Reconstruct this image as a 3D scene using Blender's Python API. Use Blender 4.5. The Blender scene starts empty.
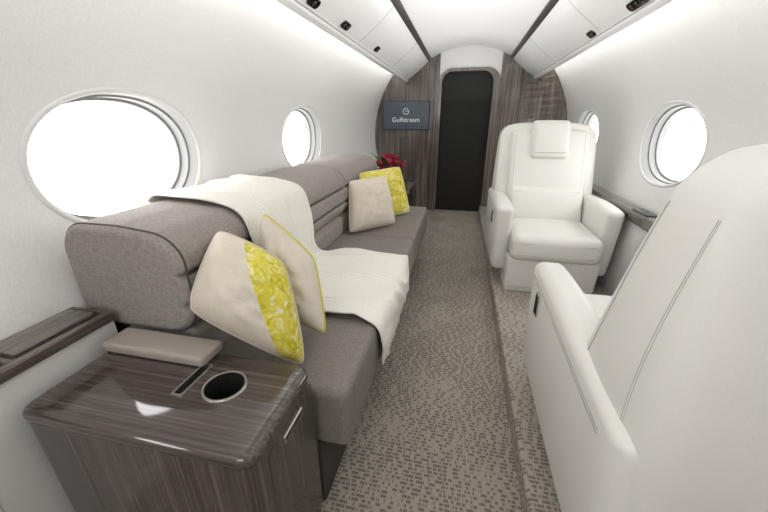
import bpy, bmesh, math, random
from mathutils import Vector, Matrix, noise
random.seed(7)
S = bpy.context.scene
COL = S.collection
PI = math.pi
S.view_settings.view_transform = 'Standard'

# ------------------------------------------------------------------ materials
def _l(c):
    c /= 255.0
    return c / 12.92 if c <= 0.04045 else ((c + 0.055) / 1.055) ** 2.4
def rgb(r, g, b): return (_l(r), _l(g), _l(b), 1)

def newmat(name):
    m = bpy.data.materials.new(name); m.use_nodes = True
    nt = m.node_tree
    return m, nt, nt.nodes['Principled BSDF']
def N(nt, t, **kw):
    n = nt.nodes.new(t)
    for k, v in kw.items(): setattr(n, k, v)
    return n
def L(nt, a, b): nt.links.new(a, b)
def math_node(nt, op, a, b=None):
    n = N(nt, 'ShaderNodeMath', operation=op)
    for i, v in enumerate((a, b)):
        if v is None: continue
        if isinstance(v, (int, float)): n.inputs[i].default_value = v
        else: L(nt, v, n.inputs[i])
    return n.outputs[0]
def mixc(nt, fac, a, b):
    n = N(nt, 'ShaderNodeMix', data_type='RGBA')
    if isinstance(fac, (int, float)): n.inputs[0].default_value = fac
    else: L(nt, fac, n.inputs[0])
    for s, v in ((6, a), (7, b)):
        if isinstance(v, tuple): n.inputs[s].default_value = v
        else: L(nt, v, n.inputs[s])
    return n.outputs[2]
def obj_coords(nt, scale=(1, 1, 1)):
    tc = N(nt, 'ShaderNodeTexCoord')
    mp = N(nt, 'ShaderNodeMapping')
    mp.inputs['Scale'].default_value = scale
    L(nt, tc.outputs['Object'], mp.inputs['Vector'])
    return mp.outputs[0]
def simple(name, col, rough=.5, metal=0, scale=60, var=.05, bump=.0, stretch=(1, 1, 1), coat=0, dist=.002):
    m, nt, p = newmat(name)
    v = obj_coords(nt, stretch)
    nz = N(nt, 'ShaderNodeTexNoise'); nz.inputs['Scale'].default_value = scale; nz.inputs['Detail'].default_value = 3
    L(nt, v, nz.inputs['Vector'])
    dark = tuple(c * (1 - var) for c in col[:3]) + (1,); lite = tuple(min(1, c * (1 + var)) for c in col[:3]) + (1,)
    L(nt, mixc(nt, nz.outputs[0], dark, lite), p.inputs['Base Color'])
    p.inputs['Roughness'].default_value = rough; p.inputs['Metallic'].default_value = metal
    p.inputs['Coat Weight'].default_value = coat
    if bump:
        b = N(nt, 'ShaderNodeBump'); b.inputs['Strength'].default_value = bump; b.inputs['Distance'].default_value = dist
        L(nt, nz.outputs[0], b.inputs['Height']); L(nt, b.outputs[0], p.inputs['Normal'])
    return m
def emit(name, col, st):
    m, nt, p = newmat(name)
    p.inputs['Base Color'].default_value = col
    p.inputs['Emission Color'].default_value = col; p.inputs['Emission Strength'].default_value = st
    return m
def wood(name, stretch, rough=.10, c0=(50, 42, 39), c1=(73, 64, 60), c2=(104, 94, 88), coat=.5, dist=.2):
    m, nt, p = newmat(name)
    v = obj_coords(nt, stretch)
    n1 = N(nt, 'ShaderNodeTexNoise'); n1.inputs['Scale'].default_value = 1; n1.inputs['Detail'].default_value = 5
    n1.inputs['Roughness'].default_value = .65; n1.inputs['Distortion'].default_value = dist
    L(nt, v, n1.inputs['Vector'])
    r = N(nt, 'ShaderNodeValToRGB'); e = r.color_ramp.elements
    e[0].position = .33; e[0].color = rgb(*c0); e[1].position = .70; e[1].color = rgb(*c2)
    k = e.new(.52); k.color = rgb(*c1)
    L(nt, n1.outputs[0], r.inputs[0]); L(nt, r.outputs[0], p.inputs['Base Color'])
    p.inputs['Roughness'].default_value = rough; p.inputs['Coat Weight'].default_value = coat; p.inputs['Coat Roughness'].default_value = .05
    return m
def weave(name, col, var=.2):
    m, nt, p = newmat(name)
    tc = N(nt, 'ShaderNodeTexCoord')
    hs = []
    for st in ((80, 420, 420), (420, 80, 80)):
        mp = N(nt, 'ShaderNodeMapping'); mp.inputs['Scale'].default_value = st
        L(nt, tc.outputs['Object'], mp.inputs['Vector'])
        nz = N(nt, 'ShaderNodeTexNoise'); nz.inputs['Scale'].default_value = 1; nz.inputs['Detail'].default_value = 2
        L(nt, mp.outputs[0], nz.inputs['Vector']); hs.append(nz.outputs[0])
    h = math_node(nt, 'MULTIPLY', math_node(nt, 'ADD', hs[0], hs[1]), .5)
    r = N(nt, 'ShaderNodeValToRGB'); e = r.color_ramp.elements
    e[0].position = .36; e[0].color = tuple(c * (1 - var) for c in col[:3]) + (1,)
    e[1].position = .64; e[1].color = tuple(c * (1 + var) for c in col[:3]) + (1,)
    L(nt, h, r.inputs[0]); L(nt, r.outputs[0], p.inputs['Base Color'])
    b = N(nt, 'ShaderNodeBump'); b.inputs['Strength'].default_value = .5; b.inputs['Distance'].default_value = .002
    L(nt, h, b.inputs['Height']); L(nt, b.outputs[0], p.inputs['Normal'])
    p.inputs['Roughness'].default_value = .9
    return m

M = {}
M['wall'] = simple('wall_fabric', rgb(229, 228, 226), .8, scale=1, var=.11, bump=.5, stretch=(250, 250, 90))
M['shell'] = simple('white_panel', rgb(237, 237, 236), .35, scale=30, var=.02)
M['joint'] = simple('panel_joint', rgb(166, 165, 164), .6, scale=30, var=.02)
M['lip'] = simple('window_lip', rgb(222, 221, 220), .5, scale=30, var=.02)
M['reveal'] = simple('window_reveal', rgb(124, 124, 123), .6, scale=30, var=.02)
M['lower'] = simple('lower_panel', rgb(224, 223, 221), .55, scale=200, var=.04, bump=.1)
M['leather'] = simple('white_leather', rgb(226, 224, 219), .40, scale=260, var=.03, bump=.18)
M['stitch'] = simple('stitching', rgb(182, 179, 174), .6, scale=200, var=.1)
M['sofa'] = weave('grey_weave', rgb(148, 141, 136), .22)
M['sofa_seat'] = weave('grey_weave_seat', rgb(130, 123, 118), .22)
M['sofa_dark'] = simple('dark_taupe', rgb(66, 62, 59), .9, scale=300, var=.15)
M['sofa_seam'] = simple('sofa_seam', rgb(80, 75, 72), .9, scale=300, var=.15)
M['pad'] = simple('grey_leather', rgb(160, 151, 143), .5, scale=250, var=.05, bump=.12)
M['cream'] = simple('cream_linen', rgb(214, 204, 187), .85, scale=300, var=.1, bump=.35)
M['beige'] = simple('beige_linen', rgb(208, 199, 184), .85, scale=300, var=.1, bump=.35)
M['yellow_pipe'] = simple('yellow_cord', rgb(205, 192, 60), .7, scale=200, var=.1)
M['black'] = simple('matt_black', rgb(10, 10, 10), .6, scale=40, var=.2)
M['black_gloss'] = simple('gloss_black', rgb(16, 15, 16), .15, scale=40, var=.2)
M['bezel'] = simple('bezel_grey', rgb(44, 47, 52), .4, scale=40, var=.1)
M['chrome'] = simple('brushed_chrome', rgb(205, 204, 203), .22, metal=1, scale=200, var=.05)
M['bronze'] = simple('dark_bronze', rgb(92, 80, 66), .3, metal=1, scale=200, var=.08)
M['door'] = simple('black_door', rgb(9, 9, 10), .6, scale=300, var=.25, bump=.05)
M['screen'] = simple('screen_slate', rgb(88, 96, 106), .35, scale=8, var=.05)
M['letter'] = emit('letter_white', rgb(225, 228, 230), .35)
M['wood_x'] = wood('wood_grain_across', (1.4, 150, 150), rough=.08)
M['wood_y'] = wood('wood_grain_along', (130, 1.4, 130), rough=.14, c0=(60, 51, 48), c1=(88, 78, 73), c2=(120, 109, 102))
M['wood_lid'] = wood('wood_lid', (130, 1.4, 130), rough=.12, c0=(76, 66, 62), c1=(102, 92, 86), c2=(134, 123, 115))
M['wood_z'] = wood('wood_grain_upright', (120, 120, 1.4), rough=.22, coat=.25)
M['gap'] = simple('dark_gap', rgb(26, 22, 21), .6, scale=60, var=.1)
M['wood_wall'] = wood('wood_bulkhead', (40, 40, 1.3), rough=.14, c0=(72, 63, 59), c1=(106, 96, 89), c2=(146, 135, 127), dist=.5)
M['wood_frame'] = wood('wood_door_frame', (55, 55, 1.1), rough=.2, c0=(84, 75, 70), c1=(112, 102, 95), c2=(142, 131, 123))
M['wood_trim'] = wood('wood_strip', (60, 1.5, 60), rough=.3, c0=(44, 38, 36), c1=(62, 54, 51), c2=(84, 75, 71))
M['pane'] = emit('bright_pane', (1, 1, 1, 1), 6.8)
M['cove'] = emit('cove_light', (1, .985, .965, 1), 8.0)
M['red'] = simple('red_petal', rgb(122, 6, 32), .6, scale=60, var=.4)
M['pink'] = simple('magenta_petal', rgb(160, 18, 66), .6, scale=60, var=.35)
M['green'] = simple('leaf_green', rgb(62, 96, 42), .5, scale=40, var=.3)
M['vase'] = simple('dark_glass', rgb(40, 38, 40), .12, scale=20, var=.1)

def mk_carpet(name, lift):
    m, nt, p = newmat(name)
    tc = N(nt, 'ShaderNodeTexCoord'); sp = N(nt, 'ShaderNodeSeparateXYZ'); L(nt, tc.outputs['Object'], sp.inputs[0])
    X = math_node(nt, 'SUBTRACT', sp.outputs[0], math_node(nt, 'MULTIPLY', sp.outputs[2], .9)); Y = sp.outputs[1]
    yy = math_node(nt, 'DIVIDE', Y, .0142); row = math_node(nt, 'FLOOR', yy)
    w1 = N(nt, 'ShaderNodeTexWhiteNoise', noise_dimensions='1D'); L(nt, row, w1.inputs['W'])
    off = math_node(nt, 'MULTIPLY', w1.outputs[0], 37.0)
    # irregular dash lengths: one noise line per row
    nv = N(nt, 'ShaderNodeTexNoise', noise_dimensions='1D'); nv.inputs['Scale'].default_value = 1; nv.inputs['Detail'].default_value = 1
    L(nt, math_node(nt, 'ADD', math_node(nt, 'DIVIDE', X, .021), off), nv.inputs['W'])
    nz = N(nt, 'ShaderNodeTexNoise'); nz.inputs['Scale'].default_value = 4.5; nz.inputs['Detail'].default_value = 2
    L(nt, tc.outputs['Object'], nz.inputs['Vector'])
    thr = math_node(nt, 'ADD', math_node(nt, 'MULTIPLY', nz.outputs[0], .42), .31)
    d = math_node(nt, 'LESS_THAN', nv.outputs[0], thr)
    gy = math_node(nt, 'GREATER_THAN', math_node(nt, 'FRACT', yy), .33)
    gx = math_node(nt, 'GREATER_THAN', math_node(nt, 'FRACT', math_node(nt, 'ADD', math_node(nt, 'DIVIDE', X, .034), off)), .13)
    mask = math_node(nt, 'MULTIPLY', math_node(nt, 'MULTIPLY', d, gy), gx)
    fn = N(nt, 'ShaderNodeTexNoise'); fn.inputs['Scale'].default_value = 420; L(nt, tc.outputs['Object'], fn.inputs['Vector'])
    q = lift
    lite = mixc(nt, fn.outputs[0], rgb(144 + q, 136 + q, 126 + q), rgb(186 + q, 178 + q, 166 + q))
    dark = mixc(nt, fn.outputs[0], rgb(98 + q, 91 + q, 84 + q), rgb(136 + q, 128 + q, 119 + q))
    L(nt, mixc(nt, mask, lite, dark), p.inputs['Base Color'])
    p.inputs['Roughness'].default_value = .95
    b = N(nt, 'ShaderNodeBump'); b.inputs['Strength'].default_value = .5; b.inputs['Distance'].default_value = .003
    h = math_node(nt, 'SUBTRACT', fn.outputs[0], mask); L(nt, h, b.inputs['Height']); L(nt, b.outputs[0], p.inputs['Normal'])
    return m
M['carpet'] = mk_carpet('dash_carpet', 0)
M['carpet_step'] = mk_carpet('dash_carpet_platform', 10)

def mk_knit():
    m, nt, p = newmat('cream_knit')
    v = obj_coords(nt)
    w = N(nt, 'ShaderNodeTexWave', bands_direction='Y'); w.inputs['Scale'].default_value = 24; w.inputs['Distortion'].default_value = .8
    L(nt, v, w.inputs['Vector'])
    nz = N(nt, 'ShaderNodeTexNoise'); nz.inputs['Scale'].default_value = 190; L(nt, v, nz.inputs['Vector'])
    h = math_node(nt, 'ADD', math_node(nt, 'MULTIPLY', w.outputs['Fac'], .40), math_node(nt, 'MULTIPLY', nz.outputs[0], .75))
    L(nt, mixc(nt, h, rgb(216, 211, 202), rgb(249, 246, 239)), p.inputs['Base Color'])
    b = N(nt, 'ShaderNodeBump'); b.inputs['Strength'].default_value = .7; b.inputs['Distance'].default_value = .004
    L(nt, h, b.inputs['Height']); L(nt, b.outputs[0], p.inputs['Normal'])
    p.inputs['Roughness'].default_value = .95
    return m
M['knit'] = mk_knit()

def mk_floral(name, split=None):
    m, nt, p = newmat(name)
    tc = N(nt, 'ShaderNodeTexCoord')
    nz = N(nt, 'ShaderNodeTexNoise'); nz.inputs['Scale'].default_value = 30; nz.inputs['Detail'].default_value = 4; nz.inputs['Distortion'].default_value = 1.6
    L(nt, tc.outputs['Object'], nz.inputs['Vector'])
    r = N(nt, 'ShaderNodeValToRGB'); e = r.color_ramp.elements
    e[0].position = .32; e[0].color = rgb(172, 160, 36); e[1].position = .66; e[1].color = rgb(230, 225, 188)
    k = e.new(.43); k.color = rgb(208, 194, 44); k = e.new(.55); k.color = rgb(218, 206, 84)
    L(nt, nz.outputs[0], r.inputs[0])
    out = r.outputs[0]
    if split is not None:
        at = N(nt, 'ShaderNodeAttribute', attribute_name='split')
        f = math_node(nt, 'GREATER_THAN', at.outputs['Fac'], split)
        n2 = N(nt, 'ShaderNodeTexNoise'); n2.inputs['Scale'].default_value = 300; L(nt, tc.outputs['Object'], n2.inputs['Vector'])
        out = mixc(nt, f, mixc(nt, n2.outputs[0], rgb(200, 190, 174), rgb(226, 216, 200)), out)
    L(nt, out, p.inputs['Base Color']); p.inputs['Roughness'].default_value = .6
    return m
M['floral'] = mk_floral('yellow_floral')
M['half_floral'] = mk_floral('cream_and_yellow_floral', .78)

# ------------------------------------------------------------------ mesh helpers
def tag(o, label=None, cat=None, group=None, kind=None):
    if label: o['label'] = label
    if cat: o['category'] = cat
    if group: o['group'] = group
    if kind: o['kind'] = kind
    return o
def empty(name, loc, rotz=0):
    o = bpy.data.objects.new(name, None); COL.objects.link(o)
    o.location = loc; o.rotation_euler = (0, 0, rotz); o.empty_display_size = .1
    return o
def link(name, geo, mat, parent=None, origin=None, smooth=True, angle=45, local=False, fix=True):
    vs, fs = geo
    off = Vector((0, 0, 0))
    if parent is not None and not local:
        q = parent
        while q is not None: off += q.location; q = q.parent
    elif origin is not None: off = Vector(origin)
    me = bpy.data.meshes.new(name)
    me.from_pydata([Vector(v) - off for v in vs], [], fs)
    if fix:
        bm = bmesh.new(); bm.from_mesh(me)
        bmesh.ops.remove_doubles(bm, verts=bm.verts, dist=1e-5)
        bmesh.ops.recalc_face_normals(bm, faces=bm.faces); bm.to_mesh(me); bm.free()
    if smooth:
        me.polygons.foreach_set('use_smooth', [True] * len(me.polygons))
        me.set_sharp_from_angle(angle=math.radians(angle))
    me.materials.append(mat)
    o = bpy.data.objects.new(name, me); COL.objects.link(o)
    if parent is not None: o.parent = parent
    elif origin is not None: o.location = origin
    return o
def join(*geos):
    V, F = [], []
    for v, f in geos:
        n = len(V); V += list(v); F += [tuple(i + n for i in q) for q in f]
    return V, F
def _ax(h, r, ni, nr=5):
    a = [-h + r * i / nr for i in range(nr)]
    inner = [-h + r + (2 * h - 2 * r) * i / ni for i in range(ni + 1)]
    return a + inner + [-x for x in reversed(a)]
def rbox(lo, hi, r, ni=8, puff=(0, 0, 0), deform=None):
    c = [(a + b) / 2 for a, b in zip(lo, hi)]; h = [(b - a) / 2 for a, b in zip(lo, hi)]
    r = min(r, min(h) * .999)
    A = [_ax(h[i], r, ni) for i in range(3)]; n = [len(a) for a in A]
    idx, V, F = {}, [], []
    def vid(*k):
        if k in idx: return idx[k]
        p = [A[i][k[i]] for i in range(3)]
        q = [max(-(h[i] - r), min(h[i] - r, p[i])) for i in range(3)]
        d = [p[i] - q[i] for i in range(3)]; ln = math.sqrt(sum(x * x for x in d)) or 1
        p = [q[i] + d[i] * r / ln for i in range(3)]
        u = [p[i] / h[i] for i in range(3)]
        for i in range(3):
            if puff[i]:
                j, l = (i + 1) % 3, (i + 2) % 3
                p[i] += puff[i] * u[i] * max(0, 1 - u[j] ** 2) * max(0, 1 - u[l] ** 2)
        p = Vector((p[0] + c[0], p[1] + c[1], p[2] + c[2]))
        if deform: p = Vector(deform(p, u))
        idx[k] = len(V); V.append(p); return idx[k]
    for ax in range(3):
        j, l = (ax + 1) % 3, (ax + 2) % 3
        for side in (0, n[ax] - 1):
            for a in range(n[j] - 1):
                for b in range(n[l] - 1):
                    q = []
                    for da, db in ((0, 0), (1, 0), (1, 1), (0, 1)):
                        k = [0, 0, 0]; k[ax] = side; k[j] = a + da; k[l] = b + db
                        q.append(vid(*k))
                    F.append(tuple(q))
    return V, F
def rrect(hx, hy, r, n=6):
    r = max(1e-4, min(r, hx, hy)); pts = []
    for cx, cy, a0 in ((hx - r, hy - r, 0), (-hx + r, hy - r, PI / 2), (-hx + r, -hy + r, PI), (hx - r, -hy + r, 1.5 * PI)):
        for i in range(n + 1):
            a = a0 + PI / 2 * i / n
            pts.append((cx + r * math.cos(a), cy + r * math.sin(a)))
    return pts
def slab(x0, x1, y0, y1, z0, z1, rc, b, n=6, both=False):
    cx, cy, hx, hy = (x0 + x1) / 2, (y0 + y1) / 2, (x1 - x0) / 2, (y1 - y0) / 2
    st = []
    if both and b > 0: st += [(b * (1 - math.sin(t)), z0 + b * (1 - math.cos(t))) for t in (0, PI / 6, PI / 3)]
    st += [(0, z0 + (b if both else 0)), (0, z1 - b)]
    if b > 0: st += [(b * (1 - math.cos(t)), z1 - b + b * math.sin(t)) for t in (PI / 8, PI / 4, 3 * PI / 8, PI / 2)]
    V, F = [], []; m = 0
    for e, z in st:
        ring = rrect(hx - e, hy - e, rc - e if rc > e else 1e-4, n); m = len(ring)
        V += [(cx + x, cy + y, z) for x, y in ring]
    for k in range(len(st) - 1):
        for i in range(m): F.append((k * m + i, k * m + (i + 1) % m, (k + 1) * m + (i + 1) % m, (k + 1) * m + i))
    F.append(tuple(range(m))[::-1]); F.append(tuple(range((len(st) - 1) * m, len(st) * m)))
    return V, F
def resample(P, n):
    P = [Vector(p) for p in P]; m = len(P)
    d = [0]
    for i in range(m): d.append(d[-1] + (P[(i + 1) % m] - P[i]).length)
    out, j = [], 0
    for k in range(n):
        t = d[-1] * k / n
        while d[j + 1] < t: j += 1
        f = (t - d[j]) / max(1e-9, d[j + 1] - d[j]); out.append(P[j].lerp(P[(j + 1) % m], f))
    return out
def roll_geo(x0, x1, z0, z1, rc, y0, y1, e0, e1, groove=(), puff=.008, slope=.0, ny=14):
    cx, cz, hx, hz = (x0 + x1) / 2, (z0 + z1) / 2, (x1 - x0) / 2, (z1 - z0) / 2
    prof = resample(rrect(hx, hz, rc, 12), 150)
    st = [(e0 * (1 - math.sin(t)), y0 + e0 * (1 - math.cos(t))) for t in lin(0, PI / 2, 5)]
    st += [(0, y) for y in lin(y0 + e0, y1 - e1, ny)[1:-1]]
    st += [(e1 * (1 - math.sin(t)), y1 - e1 * (1 - math.cos(t))) for t in reversed(lin(0, PI / 2, 5))]
    V, F = [], []; m = len(prof)
    for ins, y in st:
        v = (2 * y - y0 - y1) / (y1 - y0); pf = puff * (1 - v ** 4)
        for p in prof:
            x, z = p.x * (1 - ins / hx), p.y * (1 - ins / hz)
            x += pf * p.x / hx; z += pf * p.y / hz * (1 if z > 0 else 0)
            z -= slope * max(0, p.x / hx) * max(0, p.y / hz)
            Z = cz + z
            if x > 0:
                for g in groove: x -= .018 * math.exp(-((Z - g) / .009) ** 2)
            V.append((cx + x, y, Z))
    for k in range(len(st) - 1):
        for i in range(m): F.append((k * m + i, k * m + (i + 1) % m, (k + 1) * m + (i + 1) % m, (k + 1) * m + i))
    F.append(tuple(range(m))); F.append(tuple(range((len(st) - 1) * m, len(st) * m)))
    return V, F
def lathe(prof, c, n=32):
    V, F = [], []
    for r, z in prof: V += [(c[0] + r * math.cos(2 * PI * i / n), c[1] + r * math.sin(2 * PI * i / n), c[2] + z) for i in range(n)]
    for k in range(len(prof) - 1):
        for i in range(n): F.append((k * n + i, k * n + (i + 1) % n, (k + 1) * n + (i + 1) % n, (k + 1) * n + i))
    return V, F
def tube(path, r, n=8, closed=False):
    P = [Vector(p) for p in path]; V, F = [], []; m = len(P); up = Vector((.13, .21, .97)).normalized()
    for i, p in enumerate(P):
        t = (P[(i + 1) % m] - P[i - 1]) if closed else (P[min(i + 1, m - 1)] - P[max(i - 1, 0)])
        t.normalize(); a = t.cross(up)
        if a.length < .05: a = t.cross(Vector((1, 0, 0)))
        a.normalize(); b = t.cross(a)
        V += [p + (a * math.cos(2 * PI * k / n) + b * math.sin(2 * PI * k / n)) * r for k in range(n)]
    for i in range(m if closed else m - 1):
        j = (i + 1) % m
        for k in range(n): F.append((i * n + k, i * n + (k + 1) % n, j * n + (k + 1) % n, j * n + k))
    if not closed: F.append(tuple(range(n))); F.append(tuple(range((m - 1) * n, m * n)))
    return V, F
def catmull(pts, n):
    P = [Vector(p) for p in pts]; P = [2 * P[0] - P[1]] + P + [2 * P[-1] - P[-2]]; out = []
    segs = len(P) - 3
    for s in range(segs):
        a, b, c, d = P[s:s + 4]
        for i in range(n):
            t = i / n
            out.append(.5 * ((2 * b) + (c - a) * t + (2 * a - 5 * b + 4 * c - d) * t * t + (3 * b - a - 3 * c + d) * t ** 3))
    out.append(P[-2]); return out
def extrude_y(prof, y0, y1, ny=1, closed=True, cap=True):
    V, F = [], []; m = len(prof)
    for k in range(ny + 1):
        y = y0 + (y1 - y0) * k / ny
        V += [(x, y, z) for x, z in prof]
    for k in range(ny):
        for i in range(m if closed else m - 1):
            F.append((k * m + i, k * m + (i + 1) % m, (k + 1) * m + (i + 1) % m, (k + 1) * m + i))
    if closed and cap: F.append(tuple(range(m))); F.append(tuple(range(ny * m, (ny + 1) * m)))
    return V, F
def cut(o, geo):
    me = bpy.data.meshes.new('c'); me.from_pydata([Vector(v) for v in geo[0]], [], geo[1])
    bm = bmesh.new(); bm.from_mesh(me); bmesh.ops.recalc_face_normals(bm, faces=bm.faces); bm.to_mesh(me); bm.free()
    c = bpy.data.objects.new('c', me); COL.objects.link(c)
    md = o.modifiers.new('b', 'BOOLEAN'); md.object = c; md.operation = 'DIFFERENCE'; md.solver = 'EXACT'
    bpy.context.view_layer.update()
    nm = bpy.data.meshes.new_from_object(o.evaluated_get(bpy.context.evaluated_depsgraph_get()))
    o.modifiers.clear(); o.data = nm
    bpy.data.objects.remove(c)
    nm.set_sharp_from_angle(angle=math.radians(40))
def lin(a, b, n): return [a + (b - a) * i / n for i in range(n + 1)]

# ------------------------------------------------------------------ the cabin shell
YB, YF = -1.2, 4.55           # aft and forward ends
STEP, PLAT = .27, .09         # edge and height of the seat platform
def xw(z):
    R, zc = 1.12, .95
    if z >= .6: return math.sqrt(max(0, R * R - (z - zc) ** 2))
    return 1.064
WZ, WA, WB = 1.0, .315, .212     # window centre height, half axes of the opening
def ell(th, a, b, n=2.12):
    c, s = math.cos(th), math.sin(th)
    return a * math.copysign(abs(c) ** (2 / n), c), b * math.copysign(abs(s) ** (2 / n), s)

def wall(side, wins, name):
    V, F, idx = [], [], {}
    def vid(y, z):
        k = (round(y, 5), round(z, 5))
        if k not in idx: idx[k] = len(V); V.append((side * xw(z), y, z))
        return idx[k]
    zl, zm, zh = lin(0, .68, 10), lin(.68, 1.32, 10), lin(1.32, 1.72, 10)
    segs, y = [], YB
    for w in wins:
        segs.append((lin(y, w - .42, max(2, int((w - .42 - y) / .15))), None))
        segs.append((lin(w - .42, w + .42, 12), w)); y = w + .42
    segs.append((lin(y, YF, max(2, int((YF - y) / .15))), None))
    for ys, w in segs:
        for zz in (zl, zm, zh):
            if w is not None and zz is zm: continue
            for i in range(len(ys) - 1):
                for k in range(len(zz) - 1):
                    F.append((vid(ys[i], zz[k]), vid(ys[i + 1], zz[k]), vid(ys[i + 1], zz[k + 1]), vid(ys[i], zz[k + 1])))
        if w is not None:
            bd = [(q, zm[0]) for q in ys] + [(ys[-1], q) for q in zm[1:]] + [(q, zm[-1]) for q in reversed(ys[:-1])] + [(ys[0], q) for q in reversed(zm[1:-1])]
            rings = []
            for t in lin(0, 1, 6):
                ring = []
                for (by, bz) in bd:
                    th = math.atan2((bz - WZ) / WB, (by - w) / WA)
                    ey, ez = ell(th, WA, WB); ring.append((by + (w + ey - by) * t, bz + (WZ + ez - bz) * t))
                rings.append(ring)
            m = len(bd)
            for k in range(6):
                for i in range(m):
                    j = (i + 1) % m
                    F.append((vid(*rings[k][i]), vid(*rings[k][j]), vid(*rings[k + 1][j]), vid(*rings[k + 1][i])))
    o = link(name, (V, F), M['wall'], angle=60)
    return tag(o, kind='structure')
def window(side, w, name):
    def ring_geo(prof, n=72):
        V, F = [], []
        for da, db, off in prof:
            for i in range(n):
                y, z = ell(2 * PI * i / n, WA + da, WB + db)
                V.append((side * (xw(WZ + z) + off), w + y, WZ + z))
        for k in range(len(prof) - 1):
            for i in range(n): F.append((k * n + i, k * n + (i + 1) % n, (k + 1) * n + (i + 1) % n, (k + 1) * n + i))
        return V, F
    org = (side * xw(WZ), w, WZ)
    o = tag(link(name, ring_geo([(.016, .016, .004), (.014, .014, -.003), (.009, .009, -.006), (.002, .002, -.005), (-.003, -.003, .002)]), M['lip'], origin=org, angle=50), kind='structure')
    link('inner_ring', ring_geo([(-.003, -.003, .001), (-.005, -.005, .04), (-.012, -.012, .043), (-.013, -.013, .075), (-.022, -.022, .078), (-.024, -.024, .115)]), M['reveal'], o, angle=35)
    n = 72
    PV = [(side * (xw(WZ) + .11), w, WZ)]
    for i in range(n):
        y, z = ell(2 * PI * i / n, WA - .0235, WB - .0235); PV.append((side * (xw(WZ + z) + .11), w + y, WZ + z))
    PF = [(0, 1 + i, 1 + (i + 1) % n) for i in range(n)]
    link('pane', (PV, PF), M['pane'], o)
WL, WR = [-.42, 1.015, 2.40], [.85, 2.285, 3.71]
wall(-1, WL, 'wall_left'); wall(1, WR, 'wall_right')
for i, w in enumerate(WL[1:]): window(-1, w, 'window_%d' % (i + 1))
for i, w in enumerate(WR): window(1, w, 'window_%d' % (i + 3))
window(-1, WL[0], 'window_6')

# floor: aisle and the raised seat platform
V = [(-1.07, YB, 0), (STEP, YB, 0), (STEP, YF + .1, 0), (-1.07, YF + .1, 0), (-1.07, YB, -.04), (STEP, YB, -.04), (STEP, YF + .1, -.04), (-1.07, YF + .1, -.04)]
BOXF = [(0, 1, 2, 3), (4, 5, 6, 7), (0, 1, 5, 4), (1, 2, 6, 5), (2, 3, 7, 6), (3, 0, 4, 7)]
tag(link('floor', (V, BOXF), M['carpet'], smooth=False), kind='structure')
r_ = .014
prof = [(STEP, -.04), (STEP, PLAT - r_)] + [(STEP + r_ * (1 - math.cos(t)), PLAT - r_ + r_ * math.sin(t)) for t in lin(0, PI / 2, 6)[1:]] + [(1.07, PLAT), (1.07, -.04)]
tag(link('floor', extrude_y(prof, YB, YF), M['carpet_step'], angle=60), kind='structure')

# ceiling arch, strips, valances, coves
prof = [(x, 1.795 + .115 * (1 - (x / .44) ** 2)) for x in lin(-.44, .44, 20)]
prof += [(x, z + .02) for x, z in reversed(prof)]
tag(link('ceiling', extrude_y(prof, YB, YF, 1), M['shell'], angle=50), kind='structure')
VA, VB = Vector((.74, 1.56)), Vector((.468, 1.772))
for s, k in ((-1, 1), (1, 2)):
    prof = [(.756, 1.584), (.752, 1.566), (.740, 1.553), (.722, 1.552), (.708, 1.562), (.706, 1.576)] + [tuple(VA.lerp(VB, t) + Vector((-.006, -.008)) * math.sin(PI * t)) for t in lin(.15, 1, 8)] + [(.468, 1.80), (.60, 1.78), (.735, 1.62)]
    prof = [(s * x, z) for x, z in prof]
    vl = tag(link('trim_%d' % k, extrude_y(prof, YB, YF), M['shell'], angle=40), kind='structure')
    for y in (1.25, 2.42, 3.5):
        pts = [(s * (VA.lerp(VB, t).x - .006 * math.sin(PI * t)), y, VA.lerp(VB, t).y - .008 * math.sin(PI * t)) for t in lin(.16, .98, 8)]
        link('panel_joint', tube(pts, .0018, 6), M['joint'], vl)
    link('panel_joint', tube([(s * .7045, YB + .02, 1.5775), (s * .7045, YF - .02, 1.5775)], .0030, 6), M['joint'], vl)
    prof = [(.472, 1.766), (.436, 1.788), (.436, 1.83), (.472, 1.83)]
    tag(link('trim_%d' % (k + 2), extrude_y([(s * x, z) for x, z in prof], YB, YF), M['wood_trim'], smooth=False), kind='structure')
    prof = [(xw(1.715), 1.715), (.60, 1.785), (.60, 1.80), (xw(1.715) + .01, 1.735)]
    tag(link('trim_%d' % (k + 4), extrude_y([(s * x, z) for x, z in prof], YB, YF), M['shell'], smooth=False), kind='structure')
    prof = [(.742, 1.625), (.722, 1.652), (.732, 1.658), (.752, 1.631)]
    tag(link('trim_%d' % (k + 6), extrude_y([(s * x, z) for x, z in prof], YB + .05, YF - .05), M['cove'], smooth=False), kind='structure')

# forward bulkhead with the doorway, aft wall
DX0, DX1, DZ = -.30, .285, 1.655
FR0, FR1 = DX0 - .030, DX1 + .075
def door_outline(x0, x1, z1, r=.12, n=8):
    pts = [(x0, 0)]
    pts += [(x0 + r - r * math.cos(a), z1 - r + r * math.sin(a)) for a in lin(0, PI / 2, n)]
    pts += [(x1 - r + r * math.sin(a), z1 - r + r * math.cos(a)) for a in lin(0, PI / 2, n)]
    return pts + [(x1, 0)]
def panel_side(s, xin):
    P = [(xin, 0)] + [(s * (xw(z) + .01), z) for z in lin(0, 1.72, 24)] + [(s * .47, 1.82), (s * .43, 1.82), (xin, 1.88)]
    n = len(P)
    V = [(x, YF, z) for x, z in P] + [(x, YF + .05, z) for x, z in P]
    F = [tuple(range(n)), tuple(range(n, 2 * n))] + [(i, (i + 1) % n, (i + 1) % n + n, i + n) for i in range(n)]
    return V, F
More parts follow.
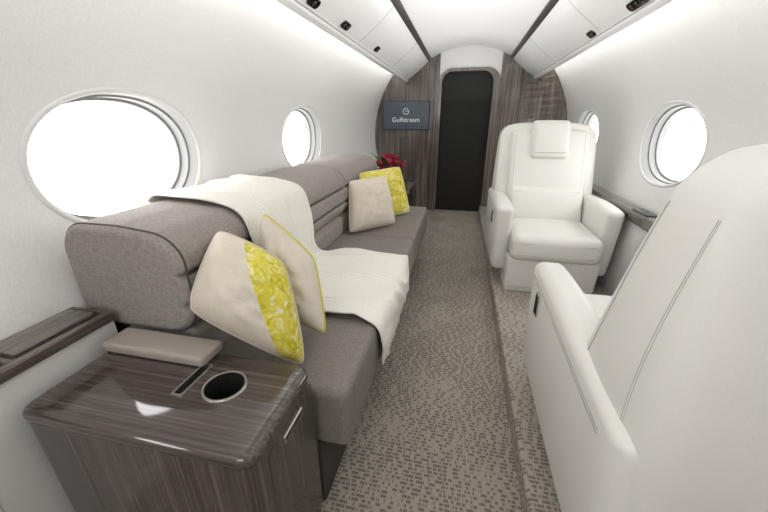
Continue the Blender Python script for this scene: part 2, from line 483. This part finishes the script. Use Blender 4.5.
def panel_angled(s, xj, fwd):
    # outer leaf swings towards the cabin
    zs = lin(0, 1.72, 24); V, F = [], []
    for z in zs: V += [(s * xj, YF - .004, z), (s * (xw(z) - .002), YF - fwd, z), (s * (xw(z) - .002), YF - .004, z)]
    for i in range(len(zs) - 1):
        a = i * 3; F += [(a, a + 1, a + 4, a + 3), (a + 1, a + 2, a + 5, a + 4)]
    return V, F
wf = tag(link('wall_front', join(panel_side(-1, FR0), panel_side(1, FR1)), M['wood_wall'], smooth=False), kind='structure')
link('panel_joint', tube([(.60, YF - .004, .0), (.60, YF - .004, 1.75)], .003, 6), M['gap'], wf)
link('panel_joint', tube([(-.385, YF - .001, .0), (-.385, YF - .001, 1.80)], .003, 6), M['gap'], wf)
tag(link('trim_11', panel_angled(1, .60, .14), M['wood_wall'], smooth=False), kind='structure')
o_in = door_outline(FR0, FR1, DZ + .030, .15)
P = [(FR1, 1.95), (FR0, 1.95)] + [q for q in o_in if q[1] > 1.4]
n = len(P)
V = [(x, YF + .004, z) for x, z in P] + [(x, YF + .05, z) for x, z in P]
tag(link('trim_9', (V, [tuple(range(n)), tuple(range(n, 2 * n))] + [(i, (i + 1) % n, (i + 1) % n + n, i + n) for i in range(n)]), M['shell'], smooth=False), kind='structure')
a, b = door_outline(FR0 - .002, FR1 + .002, DZ + .032, .155), door_outline(DX0, DX1, DZ)
n = len(a); V = []
for y in (YF - .02, YF + .06): V += [(x, y, z) for x, z in a] + [(x, y, z) for x, z in b]
F = []
for i in range(n - 1):
    F += [(i, i + 1, n + i + 1, n + i), (2 * n + i, 2 * n + i + 1, 3 * n + i + 1, 3 * n + i), (i, i + 1, 2 * n + i + 1, 2 * n + i), (n + i, n + i + 1, 3 * n + i + 1, 3 * n + i)]
tag(link('trim_10', (V, F), M['wood_frame'], angle=40), kind='structure')
P = door_outline(DX0 - .01, DX1 + .01, DZ + .01); n = len(P)
V = [(x, YF + .05, z) for x, z in P] + [(x, YF + .08, z) for x, z in P]
d = tag(link('door_1', (V, [tuple(range(n)), tuple(range(n, 2 * n))] + [(i, (i + 1) % n, (i + 1) % n + n, i + n) for i in range(n)]), M['door'], smooth=False), kind='structure')
P = [(-xw(z) - .01, z) for z in lin(0, 1.9, 20)] + [(xw(z) + .01, z) for z in reversed(lin(0, 1.9, 20))]; n = len(P)
V = [(x, YB, z) for x, z in P] + [(x, YB - .03, z) for x, z in P]
tag(link('wall_back', (V, [tuple(range(n)), tuple(range(n, 2 * n))] + [(i, (i + 1) % n, (i + 1) % n + n, i + n) for i in range(n)]), M['wall'], smooth=False), kind='structure')

# ------------------------------------------------------------------ side ledges
LZ = .630
t = empty('side_ledge', (-1.0, .2, 0))
tag(t, 'dark wood side ledge with inset lid under the large left window', 'ledge')
LE = .652
link('top', slab(-1.068, -.925, -.6, LE, LZ - .026, LZ, .004, .006), M['wood_y'], t)
for y0, y1 in ((.44, .628), (.0, .41)):
    ld = link('lid', slab(-1.046, -.956, y0, y1, LZ - .003, LZ + .006, .008, .003), M['wood_lid'], t)
    link('lid_gap', slab(-1.054, -.948, y0 - .008, y1 + .008, LZ - .003, LZ + .0015, .010, .0), M['gap'], ld)  # dark slab under the lid, its colour stands in for the gap's shade
link('lower_panel', slab(-.970, -.933, -.6, LE, .0, LZ - .024, .002, .0), M['lower'], t)
link('panel_seam', tube([(-.932, .30, .01), (-.932, .30, .60)], .002, 6), M['stitch'], t)
t = empty('side_ledge', (1.02, 3.0, PLAT))
tag(t, 'dark wood side ledge along right wall beside the far white seat', 'ledge')
link('top', slab(.966, 1.062, 1.62, 4.36, .592, .652, .004, .006), M['wood_y'], t)
link('lower_panel', slab(.992, 1.012, 1.62, 4.36, PLAT, .595, .002, .0), M['lower'], t)
cp = link('control_panel', slab(.982, 1.048, 2.02, 2.2, .649, .658, .012, .003), M['black_gloss'], t)
link('cup_ring', lathe([(.024, 0), (.029, 0), (.029, .004), (.024, .004), (.024, 0)], (1.015, 2.14, .658), 24), M['chrome'], cp)

# ------------------------------------------------------------------ near cabinet with cup holder
CX0, CX1, CY0, CY1, CZ = -.905, -.330, .372, .650, .55
t = empty('side_cabinet', ((CX0 + CX1) / 2, (CY0 + CY1) / 2, 0))
tag(t, 'glossy dark striped wood cabinet with cup holder at near end of sofa', 'cabinet')
cup = (-.500, .535)
body = link('body', slab(CX0 + .004, CX1 - .004, CY0 + .004, CY1, .0, CZ - .03, .035, .0, 10), M['wood_z'])
cut(body, lathe([(0.0001, -.14), (.0475, -.14), (.0475, .05), (.0001, .05)], (cup[0], cup[1], CZ), 40))
body.data.transform(Matrix.Translation(-t.location)); body.parent = t
top = link('top', slab(CX0, CX1, CY0, CY1, CZ - .036, CZ, .038, .018, 12, True), M['wood_x'])
cut(top, lathe([(0.0001, -.1), (.046, -.1), (.046, .05), (.0001, .05)], (cup[0], cup[1], CZ), 40))
cut(top, slab(-.600, -.578, .488, .590, CZ - .012, CZ + .02, .004, 0, 4))
top.data.transform(Matrix.Translation(-t.location)); top.parent = t
c = link('cup_holder', lathe([(.0001, -.110), (.038, -.110), (.044, -.09), (.0445, -.002), (.0455, .001), (.0458, -.001), (.0458, -.034), (.0455, -.114), (.0001, -.116)], (cup[0], cup[1], CZ), 40), M['black'], t)
link('ring', lathe([(.0445, 0), (.0445, .003), (.0495, .0035), (.0512, .001), (.0512, -.001), (.0445, 0)], (cup[0], cup[1], CZ), 40), M['chrome'], c)
c = link('slot', slab(-.5995, -.5785, .4885, .5895, CZ - .0115, CZ - .008, .004, .0), M['black'], t)
a, b = rrect(.0155, .0565, .005), rrect(.0095, .0495, .003); n = len(a)
V = [(-.589 + x, .539 + y, CZ + z) for z in (-.001, .003) for L_ in (a, b) for x, y in L_]
F = []
for i in range(n):
    j = (i + 1) % n
    F += [(i, j, n + j, n + i), (2 * n + i, 2 * n + j, 3 * n + j, 3 * n + i), (i, j, 2 * n + j, 2 * n + i), (n + i, n + j, 3 * n + j, 3 * n + i)]
link('slot_frame', (V, F), M['chrome'], c, smooth=False)
dr = link('door', slab(CX1 - .008, CX1 - .002, CY0 + .055, CY1 - .012, .05, CZ - .05, .003, .0), M['wood_z'], t)
hd = link('handle', rbox((CX1 - .004, .485, CZ - .084), (CX1 + .0015, .575, CZ - .064), .0025, 4), M['chrome'], dr)
link('recess', rbox((CX1 - .003, .490, CZ - .080), (CX1 + .0022, .570, CZ - .068), .002, 3), M['bronze'], dr)
link('armrest_pad', rbox((-.900, .575, CZ + .001), (-.590, .660, CZ + .030), .010, 8, puff=(0, 0, .003)), M['pad'], t)

# ------------------------------------------------------------------ sofa
t = empty('sofa', (-.66, 1.78, 0))
tag(t, 'long taupe grey fabric sofa against the left wall', 'sofa')
SY = [.668, 1.40, 2.00, 2.86]
link('base', slab(-.92, -.335, .665, 2.85, 0, .245, .01, .01), M['sofa_dark'], t)
link('back_frame', slab(-1.02, -.86, .70, 2.86, .245, .575, .01, .0), M['sofa_dark'], t)
for i in range(3):
    y0, y1 = SY[i], SY[i + 1]
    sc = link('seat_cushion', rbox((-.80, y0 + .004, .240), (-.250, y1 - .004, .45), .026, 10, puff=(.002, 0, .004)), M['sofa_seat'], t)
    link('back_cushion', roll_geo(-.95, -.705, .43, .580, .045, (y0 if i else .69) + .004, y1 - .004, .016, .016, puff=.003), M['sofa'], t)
    bo = link('bolster', roll_geo(-1.066, -.685, .565, .872, .085, y0 + .004, y1 - .004, .022 if i == 0 else .018, .026 if i == 2 else .018, groove=(.745, .655), puff=.002, slope=.02), M['sofa'], t)
    for zz in (.745, .655):
        path = [(-.6985, y, zz - .004) for y in lin(y0 + .03, y1 - .015, 12)]
        link('seam', tube(path, .004, 6), M['sofa_seam'], bo)
    if i == 0:
        ring = resample(rrect(.1905, .1535, .085, 12), 90)
        ring = [(-.8755 + p.x, y0 + .022, .7185 + p.y - .02 * max(0, p.x / .1905) * max(0, p.y / .1535)) for p in ring]
        link('seam', tube(ring, .003, 6, True), M['sofa_seam'], bo)

# ------------------------------------------------------------------ throw blanket
ctl = [(-1.045, 0, .83), (-1.04, 0, .868), (-1.00, 0, .887), (-.90, 0, .890), (-.79, 0, .883), (-.700, 0, .850), (-.667, 0, .76), (-.660, 0, .66), (-.670, 0, .57), (-.670, 0, .50), (-.61, 0, .470), (-.45, 0, .468), (-.30, 0, .462), (-.245, 0, .443), (-.231, 0, .385), (-.228, 0, .33), (-.230, 0, .275)]
pp = catmull(ctl, 8); np_ = len(pp); ny = 70
V, F = [], []
for i, p in enumerate(pp):
    s = i / (np_ - 1)
    sm = min(1, max(0, (s - .42) / .25)); sm = sm * sm * (3 - 2 * sm)
    ya = .955 + .05 * sm + .008 * math.sin(s * 21)
    yb = 1.41 + .24 * sm + .008 * math.sin(s * 17 + 1)
    tn = (pp[min(i + 1, np_ - 1)] - pp[max(i - 1, 0)]).normalized(); nrm = Vector((-tn.z, 0, tn.x))
    if nrm.z < -.3: nrm = -nrm
    if nrm.x < 0 and nrm.z < .3: nrm = -nrm
    for k in range(ny + 1):
        v = k / ny; y = ya + (yb - ya) * v
        w = .5 + .5 * noise.noise(Vector((y * 6 + s * 3, s * 7, 1.7)))
        r1 = 1 - abs(noise.noise(Vector((y * 6 - s * 5, s * 4 + y * 2, 4.2)))) * 2
        fold = .007 * w + .018 * max(0, r1) ** 2.6
        amp = .45 + .65 * min(1, max(0, (s - .52) / .1))
        if s > .85: amp = max(.30, 1.1 - (s - .85) * 8)
        q = p + nrm * fold * amp
        V.append((q.x, y, q.z + (.012 * v + .020 * max(0, 1 - v * 5) ** 2) * max(0, (s - .9) / .1)))
hem = V[-(ny + 1):]
for i in range(np_ - 1):
    for k in range(ny): F.append((i * (ny + 1) + k, (i + 1) * (ny + 1) + k, (i + 1) * (ny + 1) + k + 1, i * (ny + 1) + k + 1))
th = link('throw_blanket', (V, F), M['knit'], origin=(-.6, 1.3, .47), angle=80)
tag(th, 'cream knitted throw draped over back and seat of the grey sofa', 'blanket')
md = th.modifiers.new('thick', 'SOLIDIFY'); md.thickness = .005; md.offset = 0
gs = []
for k, p in enumerate(hem):
    p = Vector(p); e = p + Vector((random.uniform(-.001, .004), random.uniform(-.003, .003), -.014))
    gs.append(tube([p, (p + e) / 2 + Vector((.002, 0, 0)), e], .0022, 5))
link('fringe', join(*gs), M['knit'], th)

# ------------------------------------------------------------------ pillows
def pillow(A, B, C_, D, T, mat, label, pipe=None, cat='pillow', name='throw_pillow', pinch=.0):
    A, B, C_, D = map(Vector, (A, B, C_, D))
    cen = (A + B + C_ + D) / 4
    ex = ((B - A) + (C_ - D)).normalized(); n_ = ex.cross(((D - A) + (C_ - B))).normalized(); ey = n_.cross(ex)
    Mx = Matrix((ex, ey, n_)).transposed().to_4x4(); Mx.translation = cen
    inv = Mx.inverted(); n = 28; V, F, idx, spl = [], [], {}, []
    def vid(i, j, sd):
        if i in (0, n) or j in (0, n): sd = 0
        k = (i, j, sd)
        if k in idx: return idx[k]
        u, v = -math.cos(PI * i / n), -math.cos(PI * j / n)
        u, v = .6 * u + .4 * (-1 + 2 * i / n), .6 * v + .4 * (-1 + 2 * j / n)
        # edges bow out a little between rounded corners
        uu, vv = u * (1 - pinch * (1 - v * v) - .05 * (abs(u * v)) ** 6), v * (1 - pinch * (1 - u * u) - .05 * (abs(u * v)) ** 6)
        a, b = (uu + 1) / 2, (vv + 1) / 2
        P = (A * (1 - a) + B * a) * (1 - b) + (D * (1 - a) + C_ * a) * b
        h = T * ((1 - u * u) * (1 - v * v)) ** .5
        if sd < 0: h *= .55
        h *= 1 + .10 * noise.noise(Vector((u * 2.0, v * 2.0, sd * 3 + cen.y)))
        cr = 1 - abs(noise.noise(Vector((u * 1.9 + 3, v * 2.8, sd * 2 + cen.x * 9)))) * 3.5
        h -= .016 * max(0, cr) ** 2 * (1 - u * u) * (1 - v * v)
        idx[k] = len(V); V.append(inv @ (P + n_ * h * sd)); spl.append((u + 1) / 2 + .35 * (v + 1) / 2); return idx[k]
    for sd in (1, -1):
        for i in range(n):
            for j in range(n): F.append((vid(i, j, sd), vid(i + 1, j, sd), vid(i + 1, j + 1, sd), vid(i, j + 1, sd)))
    o = link(name, (V, F), mat, angle=120)
    if len(o.data.vertices) == len(spl):
        at = o.data.attributes.new('split', 'FLOAT', 'POINT'); at.data.foreach_set('value', spl)
    o.matrix_world = Mx
    tag(o, label, cat)
    if pipe:
        edge = [V[vid(i, 0, 0)] for i in range(n)] + [V[vid(n, j, 0)] for j in range(n)] + [V[vid(i, n, 0)] for i in range(n, 0, -1)] + [V[vid(0, j, 0)] for j in range(n, 0, -1)]
        link('piping', tube(edge, .0040, 6, True), pipe, o, local=True)
    return o
pillow((-.672, .655, .665), (-.396, .730, .470), (-.474, .820, .748), (-.668, .815, .836), .130, M['half_floral'],
       'cream and yellow floral pillow nearest the wood cabinet', M['cream'], pinch=-.06)
pillow((-.60, .880, .58), (-.384, .868, .488), (-.442, .955, .712), (-.640, 1.005, .842), .090, M['beige'],
       'beige pillow with yellow edging leaning behind the half floral pillow', M['yellow_pipe'], pinch=-.04)
pillow((-.655, 1.96, .468), (-.412, 2.24, .468), (-.500, 2.32, .775), (-.680, 2.06, .775), .080, M['cream'],
       'plain cream pillow in front of the yellow one at far end of sofa', M['cream'], pinch=.02)
pillow((-.65, 2.24, .468), (-.355, 2.56, .468), (-.466, 2.69, .795), (-.680, 2.28, .795), .06, M['floral'],
       'all yellow floral pillow behind the plain cream one near red flowers', M['cream'], pinch=.02)

# ------------------------------------------------------------------ far end cabinet and flowers
t = empty('end_cabinet', (-.70, 3.2, 0))
tag(t, 'dark wood end cabinet beyond the far end of the sofa', 'cabinet')
link('body', slab(-.95, -.43, 2.89, 3.5, 0, .53, .03, 0), M['wood_z'], t)
link('top', slab(-.96, -.42, 2.88, 3.51, .53, .56, .04, .012, 8, True), M['wood_x'], t)
f = empty('flower_vase', (-.63, 3.12, .56))
tag(f, 'bunch of dark red and magenta flowers in a small vase behind yellow pillow', 'flowers')
link('vase', lathe([(.0001, 0), (.04, 0), (.055, .03), (.058, .07), (.042, .11), (.04, .13), (.036, .13), (.036, .02), (.0001, .02)], (-.63, 3.12, .56), 28), M['vase'], f)
def bloom(c, r, seed):
    # a ruffled rounded head of many petals
    V, F = [], []; nu, nv = 28, 16
    for j in range(nv + 1):
        ph = PI * j / nv
        for i in range(nu):
            a = 2 * PI * i / nu
            rr = r * (.86 + .16 * math.sin(5 * a + 4.5 * ph + seed) + .12 * math.cos(9 * ph - 3 * a + seed))
            V.append((c[0] + rr * math.sin(ph) * math.cos(a), c[1] + rr * math.sin(ph) * math.sin(a), c[2] + rr * .85 * math.cos(ph)))
    for j in range(nv):
        for i in range(nu): F.append((j * nu + i, j * nu + (i + 1) % nu, (j + 1) * nu + (i + 1) % nu, (j + 1) * nu + i))
    return V, F
fl = [(0, -.06, .225, .040), (-.075, -.05, .205, .036), (.070, -.055, .215, .038), (-.045, .0, .258, .038), (.045, .0, .255, .040), (-.110, .0, .205, .030), (.112, .0, .205, .032), (.02, -.085, .175, .032), (-.055, -.08, .168, .030), (0, .07, .225, .036), (.095, -.04, .170, .028), (0, -.03, .270, .032)]
for i, (dx, dy, dz, r) in enumerate(fl):
    c = Vector((-.63 + dx, 3.12 + dy, .56 + dz))
    link('bloom', bloom(c, r, i * 1.7), M['red'] if i % 3 else M['pink'], f, angle=70)
    link('stem', tube([(-.63 + dx * .15, 3.12 + dy * .15, .60), (-.63 + dx * .5, 3.12 + dy * .5, .56 + dz * .62), tuple(c)], .003, 6), M['green'], f)
for i in range(12):
    a = i * 2 * PI / 12 + .3
    b0 = Vector((-.63 + .03 * math.cos(a), 3.12 + .03 * math.sin(a), .70)); V, F = [], []
    for s in lin(0, 1, 6):
        w = .026 * math.sin(PI * (.08 + .9 * s)); q = b0 + Vector((math.cos(a), math.sin(a), .4 + .45 * (i % 3) - .4 * s)) * .165 * s
        sd = Vector((-math.sin(a), math.cos(a), 0))
        V += [q - sd * w, q - Vector((0, 0, .006)), q + sd * w]
    for k in range(6): F += [(3 * k, 3 * k + 1, 3 * k + 4, 3 * k + 3), (3 * k + 1, 3 * k + 2, 3 * k + 5, 3 * k + 4)]
    link('leaf', (V, F), M['green'], f, fix=False)

# ------------------------------------------------------------------ monitor on the bulkhead
mo = empty('monitor', (-.715, YF, 1.18))
tag(mo, 'flat wall monitor showing white lettering on the left wood bulkhead', 'monitor')
X0, X1, Z0, Z1 = -1.005, -.43, 1.015, 1.345
link('bezel', rbox((X0, YF - .035, Z0), (X1, YF - .001, Z1), .006, 3), M['bezel'], mo)
link('screen', rbox((X0 + .008, YF - .038, Z0 + .009), (X1 - .008, YF - .034, Z1 - .008), .001, 2), M['screen'], mo)
def lettering(txt, size, x, y, z, parent, name='lettering'):
    cu = bpy.data.curves.new('t', 'FONT'); cu.body = txt; cu.size = size; cu.align_x = 'CENTER'; cu.align_y = 'CENTER'; cu.extrude = .0006; cu.offset = -.0004
    o = bpy.data.objects.new('t', cu); COL.objects.link(o); bpy.context.view_layer.update()
    me = bpy.data.meshes.new_from_object(o.evaluated_get(bpy.context.evaluated_depsgraph_get()))
    bpy.data.objects.remove(o)
    me.transform(Matrix.Translation(Vector((x, y, z)) - parent.location) @ Matrix.Rotation(PI / 2, 4, 'X'))
    me.materials.clear(); me.materials.append(M['letter']); me.name = name
    q = bpy.data.objects.new(name, me); COL.objects.link(q); q.parent = parent
    return q
MX = (X0 + X1) / 2
lettering('Gulfstream', .077, MX, YF - .0395, 1.13, mo)
arc = [(MX + .034 * math.cos(a), YF - .0392, 1.228 + .034 * math.sin(a)) for a in lin(math.radians(38), math.radians(375), 40)]
g = tube(arc, .0032, 6); g2 = tube([(MX + .034, YF - .0392, 1.232), (MX - .010, YF - .0392, 1.232)], .0032, 6)
link('emblem', join(g, g2), M['letter'], mo)

# ------------------------------------------------------------------ seats
def make_seat(loc, rotz, label, aisle):
    t = empty('cabin_seat', loc, rotz); tag(t, label, 'seat')
    LM = M['leather']
    def yf(z): return -.10 - .27 * (z - .22) / .78
    def yr(z): return -.525 - .030 * math.sin(PI * min(1, max(0, (z - .15) / .9)))
    hxs, RS = .335, .060
    def hx(z): return 1.0 - .040 * max(0, (z - .3) / .7) ** 1.5
    def shell(p, u):
        a = p.y / .19; f_, r_ = yf(p.z), yr(p.z)
        # rounded shoulders: the outer top corners drop
        drop = .042 * max(0, (p.z - .75) / .26) ** 2 * min(1, abs(u[0])) ** 6
        return (p.x * hx(p.z), (f_ + r_) / 2 + a * (f_ - r_) / 2, p.z - drop)
    sh = link('back_shell', rbox((-hxs, -.19, .16), (hxs, .19, 1.015), RS, 14, puff=(.010, 0, .008), deform=shell), LM, t, local=True)
    for s in (-1, 1):
        for a, r0, bow in ((-.66, .0008, .20), (-.62, .0008, .20), (.64, .0018, 0)):
            pts = []
            for z in lin(.42, .94, 30):
                w = max(0, 1 - ((z - .5875) / .4275) ** 2)
                aa = a + bow * math.sin(PI * (z - .42) / .52)
                x = s * (hxs + .010 * w * (1 - aa * aa)) * hx(z)
                f_, r_ = yf(z), yr(z); pts.append((x, (f_ + r_) / 2 + aa * (f_ - r_) / 2, z - .042 * max(0, (z - .75) / .26) ** 2))
            link('seam', tube(pts, r0, 6), M['stitch'], sh, local=True)
    def lean(off):
        def d(p, u): return (p.x, yf(p.z) + off + p.y, p.z)
        return d
    bc = link('back_cushion', rbox((-.255, -.05, .34), (.255, .05, .970), .032, 10, puff=(0, .012, 0), deform=lean(.018)), LM, t, local=True)
    for s in (-1, 1):
        pts = [(s * .226, yf(z) + .018 + .0480 + .012 * .22 * max(0, 1 - ((z - .655) / .315) ** 2), z) for z in lin(.60, .945, 14)]
        link('seam', tube(pts, .0024, 6), M['stitch'], bc, local=True)
    lc = link('lumbar_cushion', rbox((-.240, -.05, .37), (.240, .05, .60), .032, 10, puff=(0, .020, 0), deform=lean(.058)), LM, t, local=True)
    link('seam', tube([(x, yf(.575) + .058 + .049 + .004 * (1 - (x / .24) ** 2), .575) for x in lin(-.212, .212, 10)], .0022, 6), M['stitch'], lc, local=True)
    hr = link('headrest', rbox((-.122, -.045, .79), (.122, .045, 1.036), .028, 10, puff=(0, .014, .002), deform=lean(.058)), LM, t, local=True)
    link('seam', tube([(x, yf(.83) + .058 + .045 + .010 * (1 - (x / .122) ** 2), .83) for x in lin(-.098, .098, 10)], .0026, 6), M['stitch'], hr, local=True)
    sc = link('seat_cushion', rbox((-.256, -.16, .230), (.256, .374, .390), .042, 10, puff=(0, .012, .018)), LM, t, local=True)
    for zz in (.346, .272):
        link('seam', tube([(x, .3735 + .012 * (1 - (x / .256) ** 2) * .6, zz) for x in lin(-.216, .216, 10)], .0026, 6), M['stitch'], sc, local=True)
    link('apron', rbox((-.268, -.30, .03), (.268, .350, .240), .016, 6, deform=lambda p, u: (p.x, p.y - .015 * (1 - (p.z - .03) / .21) * (p.y > 0), p.z)), LM, t, local=True)
    link('pedestal', rbox((-.262, -.34, 0), (.262, .325, .07), .010, 4), LM, t, local=True)
    for s in (-1, 1):
        def arm(p, u):
            tt = (p.z - .11) / .445
            y = p.y
            if y > 0: y = y * (1 - .16 * max(0, 1 - tt) ** 1.1)
            zz = p.z - (.026 * max(0, (-y) / .5) * max(0, tt)) - .012 * max(0, y / .29) ** 3 * max(0, tt)
            return (p.x - s * .010 * max(0, 1 - tt) ** 1.6, y, zz)
        am = link('armrest', rbox((min(s * .254, s * .360), -.525, .11), (max(s * .254, s * .360), .288, .555), .034, 12, puff=(.007, .006, .004), deform=arm), LM, t, local=True)
        for dz in (0, -.010):
            pts = [(s * (.3615 + .006 * (1 - ((y + .12) / .41) ** 2) * .5), y, .503 + dz - .026 * max(0, -y / .5)) for y in lin(-.45, .235, 16)]
            link('seam', tube(pts, .0012, 6), M['stitch'], am, local=True)
        if s == aisle:
            y0 = .095
            x = .3635
            cp = link('control_panel', rbox((min(s * .354, s * (x + .006)), y0, .40), (max(s * .354, s * (x + .006)), y0 + .038, .484), .003, 3), M['chrome'], am, local=True)
            link('button', rbox((min(s * .358, s * (x + .0085)), y0 + .007, .408), (max(s * .358, s * (x + .0085)), y0 + .031, .476), .003, 3), M['black'], cp, local=True)
    return t
make_seat((.662, 1.02, PLAT), 0, 'large white leather seat in the right foreground seen from behind', -1)
make_seat((.596, 2.450, PLAT), PI, 'white leather seat with headrest facing the camera by the right wall', 1)

# ------------------------------------------------------------------ overhead fixtures
def fixture(s, y, tpar, hy, label, nl):
    p = VA.lerp(VB, tpar); nrm = Vector((-s * .615, 0, -.788)).normalized()
    pos = Vector((s * p.x, y, p.y)) + nrm * .008
    ey = Vector((0, 1, 0)); ex = ey.cross(nrm)
    Mx = Matrix((ex, ey, nrm)).transposed().to_4x4(); Mx.translation = pos
    o = link('overhead_light', slab(-.022, .022, -hy, hy, -.010, .006, .020, .004, 8), M['black_gloss'], angle=40)
    o.matrix_world = Mx
    tag(o, label, 'overhead light', 'overhead fixtures on the white ceiling valances')
    for k in range(nl):
        yy = (k - (nl - 1) / 2) * .05
        link('lens', lathe([(.0001, .010), (.007, .010), (.010, .008), (.012, .005), (.012, .002)], (0, yy, 0), 18), M['bronze'], o, local=True)
fixture(-1, 1.66, .22, .05, 'overhead light on left valance nearest the camera, cut by the picture edge', 1)
fixture(-1, 2.08, .24, .055, 'middle of three overhead lights along the left ceiling valance', 2)
fixture(-1, 2.78, .26, .045, 'farthest overhead light on the left valance', 1)
fixture(1, 1.95, .20, .085, 'long dark overhead light on right valance nearest the camera', 3)
fixture(1, 2.54, .20, .05, 'small overhead light on right valance above the far seat', 2)

# ------------------------------------------------------------------ light
def area(name, loc, target, sx, sy, w, col=(1, 1, 1)):
    l = bpy.data.lights.new(name, 'AREA'); l.shape = 'RECTANGLE'; l.size = sx; l.size_y = sy; l.energy = w; l.color = col
    o = bpy.data.objects.new(name, l); COL.objects.link(o); o.location = loc
    o.rotation_euler = (Vector(target) - Vector(loc)).to_track_quat('-Z', 'Y').to_euler()
area('aft_fill', (-.3, -.95, 1.5), (-.4, 2.5, .9), .9, .6, 8, (1, .995, .988))  # added fill behind the camera, not a cabin fitting
area('ceiling_fill', (0, 2.0, 1.3), (0, 2.0, 2.5), .25, 4.4, 16, (1, .995, .988))  # added fill floating over the aisle, faces up to brighten the ceiling
w = bpy.data.worlds.new('sky'); S.world = w; w.use_nodes = True
w.node_tree.nodes['Background'].inputs[0].default_value = (1, 1, 1, 1); w.node_tree.nodes['Background'].inputs[1].default_value = 1.0

cam = bpy.data.cameras.new('camera'); cam.lens = 16; cam.sensor_width = 36; cam.clip_start = .01
co = bpy.data.objects.new('camera', cam); COL.objects.link(co)
co.location = (0, 0, 1.13); co.rotation_euler = (math.radians(90 - 21.73), 0, math.radians(12.43))
S.camera = co
